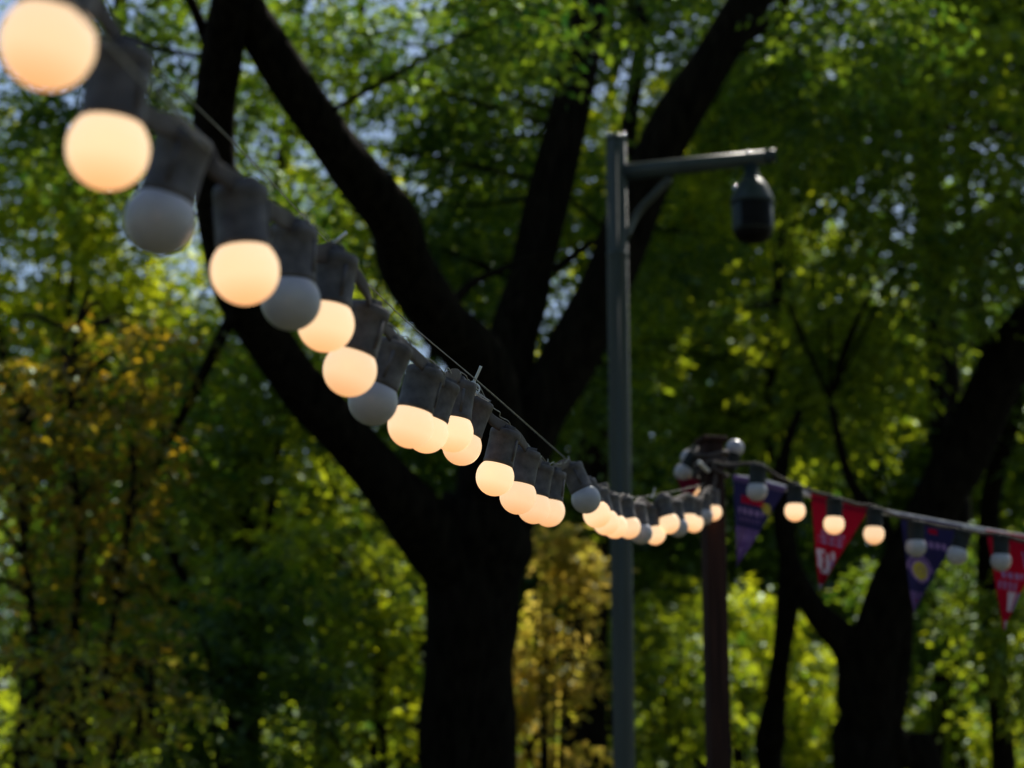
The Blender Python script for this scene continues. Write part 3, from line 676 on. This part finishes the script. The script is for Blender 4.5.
# --- left side
simple_tree('yellowing_tree', 'slender tree with yellow and rust leaves at the left edge', 70, 11.5, 5.0, .06,
    [(60, 400, 0, .65, .7, .62, 20, .22, .45), (110, 340, .3, .4, .5, .4, 9, .2, .35), (30, 560, 0, .5, .5, .6, 12, .2, .4), (130, 480, .4, .3, .4, .5, 7, .2, .3), (70, 680, -.2, .7, .5, .8, 14, .2, .4)], 'leaf_rust', .062, 1700, 31, cat='tree', tl=.35,
    stems=[([(78, 768), (74, 650), (80, 540), (70, 430), (75, 330)], [.035, .03, .025, .02, .01]), ([(40, 768), (36, 640), (22, 520), (30, 420)], [.03, .025, .02, .01]), ([(112, 768), (106, 680), (124, 560), (134, 470)], [.03, .022, .02, .01])])
simple_tree('shrub', 'lit yellow-green shrub at the bottom left corner', 90, 10.3, 2.6, .03,
    [(110, 690, 0, .28, .3, .45, 10, .15, .3), (40, 740, 0, .4, .4, .3, 8, .15, .3)], 'leaf_yellow', .065, 330, 32, cat='shrub', tl=.3, limbs_n=4)
simple_tree('tree', 'bright green tree at the left edge, behind the second bulb', 40, 21, 11, .2,
    [(60, 250, 0, 1.8, 1.5, 1.2, 26, .45, .9), (60, 90, 0, 2.4, 1.5, 1.1, 9, .3, .5), (-60, 150, 0, 1.4, 1.8, 1.0, 8, .4, .7), (150, 350, 0, 1.2, 1.2, .9, 14, .4, .7)], 'leaf_lime', .12, 3400, 33, lean=.02)
simple_tree('tree', 'deep green tree left of the middle trunk, under its lowest left limb', 250, 19, 9, .16,
    [(230, 420, 0, 1.5, 1.4, .9, 26, .4, .8), (330, 520, .5, 1.0, 1, .9, 16, .35, .6), (150, 560, 1, 1.2, 1, 1.0, 16, .4, .7), (330, 300, 2, 1.5, 1, .9, 16, .4, .7)], 'leaf_green', .10, 5200, 34)
simple_tree('shrub', 'leafy bright green shrub just left of the middle trunk', 375, 15, 3.6, .05,
    [(390, 650, 0, .34, .4, .6, 13, .2, .38), (350, 740, 0, .6, .5, .45, 12, .2, .4), (330, 560, .6, .45, .4, .45, 10, .2, .35)], 'leaf_lime', .085, 1500, 35, cat='shrub', tl=.4, limbs_n=5)
simple_tree('shrub', 'dark green shrub in the lower left, between the yellow tree and the trunk', 210, 14, 3.4, .05,
    [(210, 690, 0, .9, .6, .7, 22, .25, .5), (270, 600, .6, .5, .5, .4, 8, .2, .4)], 'leaf_deep', .085, 2200, 36, cat='shrub', tl=.4)
simple_tree('shrub', 'tall golden-leaved shrub between the middle trunk and the grey lamp post', 552, 15.2, 4.2, .05,
    [(562, 560, 0, .26, .4, .38, 8, .14, .26), (548, 660, 0, .26, .4, .5, 9, .14, .26), (535, 740, 0, .26, .4, .4, 7, .14, .26)], 'leaf_gold', .08, 1250, 37, cat='shrub', tl=.3, limbs_n=6)
# --- right understorey
for (lab, px, py, d, rx, rz, mat, sd_, tw) in [
    ('pale green shrub between the grey lamp post and the brown post', 665, 680, 20, .8, 1.0, 'leaf_green', 41, 1500),
    ('sunlit shrub right of the brown post, below the first pennant', 745, 650, 22, .7, 1.1, 'leaf_lime', 42, 1500),
    ('low green shrub below the first red pennant', 820, 700, 23, .6, .9, 'leaf_lime', 43, 1300),
    ('dark green shrub right of the leaning trunk', 945, 640, 21, .8, 1.1, 'leaf_deep', 44, 1500),
    ('sunlit shrub low in the right corner', 960, 740, 22, .9, .5, 'leaf_lime', 45, 1100),
    ('bright shrub at the right edge, beside the thin tree', 1030, 640, 18, .5, 1.1, 'leaf_green', 46, 1000)]:
    simple_tree('shrub', lab, px, d, 4.0, .05, [(px, py, 0, rx, .7, rz, 16, .3, .6)], mat, .10, tw, sd_, cat='shrub', tl=.45, limbs_n=4)

# --- trees further back
for (lab, px, d, ht, crown, mat, sd_, tw) in [
    ('tall green tree behind the left limbs of the middle tree', 330, 28, 15, [(360, 250, 0, 3.0, 2.4, 1.6, 30, .6, 1.1), (400, 80, 0, 2.6, 2, 1.6, 16, .35, .7), (250, 130, 0, 2.2, 2, 1.5, 12, .3, .6)], 'leaf_lime', 51, 2700),
    ('green tree filling the gap behind the grey lamp post', 620, 27, 16, [(620, 220, 0, 2.6, 2.4, 2.6, 34, .7, 1.2), (560, 420, 0, 1.6, 1.5, 1.0, 12, .6, .9)], 'leaf_lime', 52, 4600),
    ('broad green tree behind the hanging lamp', 790, 29, 17, [(800, 230, 0, 3.2, 2.6, 2.8, 44, .8, 1.4), (860, 400, 0, 1.8, 1.6, 1.2, 14, .6, 1)], 'leaf_green', 53, 5600),
    ('dark green tree behind the right end of the bunting', 990, 28, 16, [(1000, 280, 0, 2.8, 2.4, 3.0, 40, .8, 1.3), (1050, 460, 0, 2, 1.6, 1.4, 14, .6, 1)], 'leaf_green', 54, 5000),
    ('green tree low behind the left yellow tree', 60, 27, 12, [(60, 420, 0, 2.4, 2, 2.0, 30, .7, 1.2), (170, 540, 0, 1.8, 1.6, 1.6, 18, .6, 1)], 'leaf_deep', 55, 4200),
    ('dark tree low behind the middle trunk', 420, 26, 9, [(400, 520, 0, 2.4, 2, 1.6, 30, .6, 1.1), (520, 600, 0, 1.6, 1.6, 1.6, 16, .6, 1)], 'leaf_deep', 56, 4200),
    ('dark tree low behind the brown post', 700, 28, 9, [(700, 520, 0, 2.6, 2, 1.6, 34, .6, 1.1), (860, 560, 0, 2.0, 1.6, 1.4, 18, .6, 1)], 'leaf_deep', 57, 4600)]:
    simple_tree('tree', lab, px, d, ht, .22, crown, mat, .16, tw, sd_, tl=.8, group='trees further back')

# --- far wood, one mass
rs = np.random.default_rng(99)
Cf = []; Rf = []
for k in range(1350):
    x = rs.uniform(-24, 26); y = rs.uniform(46, 66)
    px = 512 + x / y * FPX
    topz = np.interp(px, [-200, 0, 150, 300, 420, 560, 700, 850, 1024, 1300], [12, 12, 11.5, 11, 11, 13, 16, 19, 22, 22]) + rs.normal(0, 1.2)
    Cf.append((x, y, .6 + (topz - .6) * rs.uniform(0, 1) ** 1.5)); Rf.append(rs.uniform(1.3, 2.4))
for k in range(420):      # unseen ring of park foliage added beside and behind the camera to cut skylight
    a = rs.uniform(R(26), R(334)); q = rs.uniform(20, 36)
    Cf.append((math.sin(a) * q, 8 + math.cos(a) * q, rs.uniform(.8, 15))); Rf.append(rs.uniform(1.8, 3.0))
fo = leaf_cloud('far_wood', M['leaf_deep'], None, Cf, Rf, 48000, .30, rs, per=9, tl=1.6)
tag(fo, kind='stuff')
Cu = [(rs.uniform(-15, 16), rs.uniform(33, 42), rs.uniform(.3, 3.6)) for k in range(340)]
tag(leaf_cloud('undergrowth', M['leaf_green'], None, Cu, rs.uniform(.6, 1.2, 340), 7500, .22, rs, per=9, tl=.8), kind='stuff')
mb = MB()
for k in range(46):
    x = rs.uniform(-22, 24); y = rs.uniform(42, 62); hh = rs.uniform(9, 14)
    mb.tube(spline([(x, y, -.2), (x + rs.normal(0, .2), y, hh * .5), (x + rs.normal(0, .5), y, hh)], 5), [.26, .2, .08], 8, .05, r=rs)
tag(mb.build('far_trunks', M['bark'], None), kind='stuff')
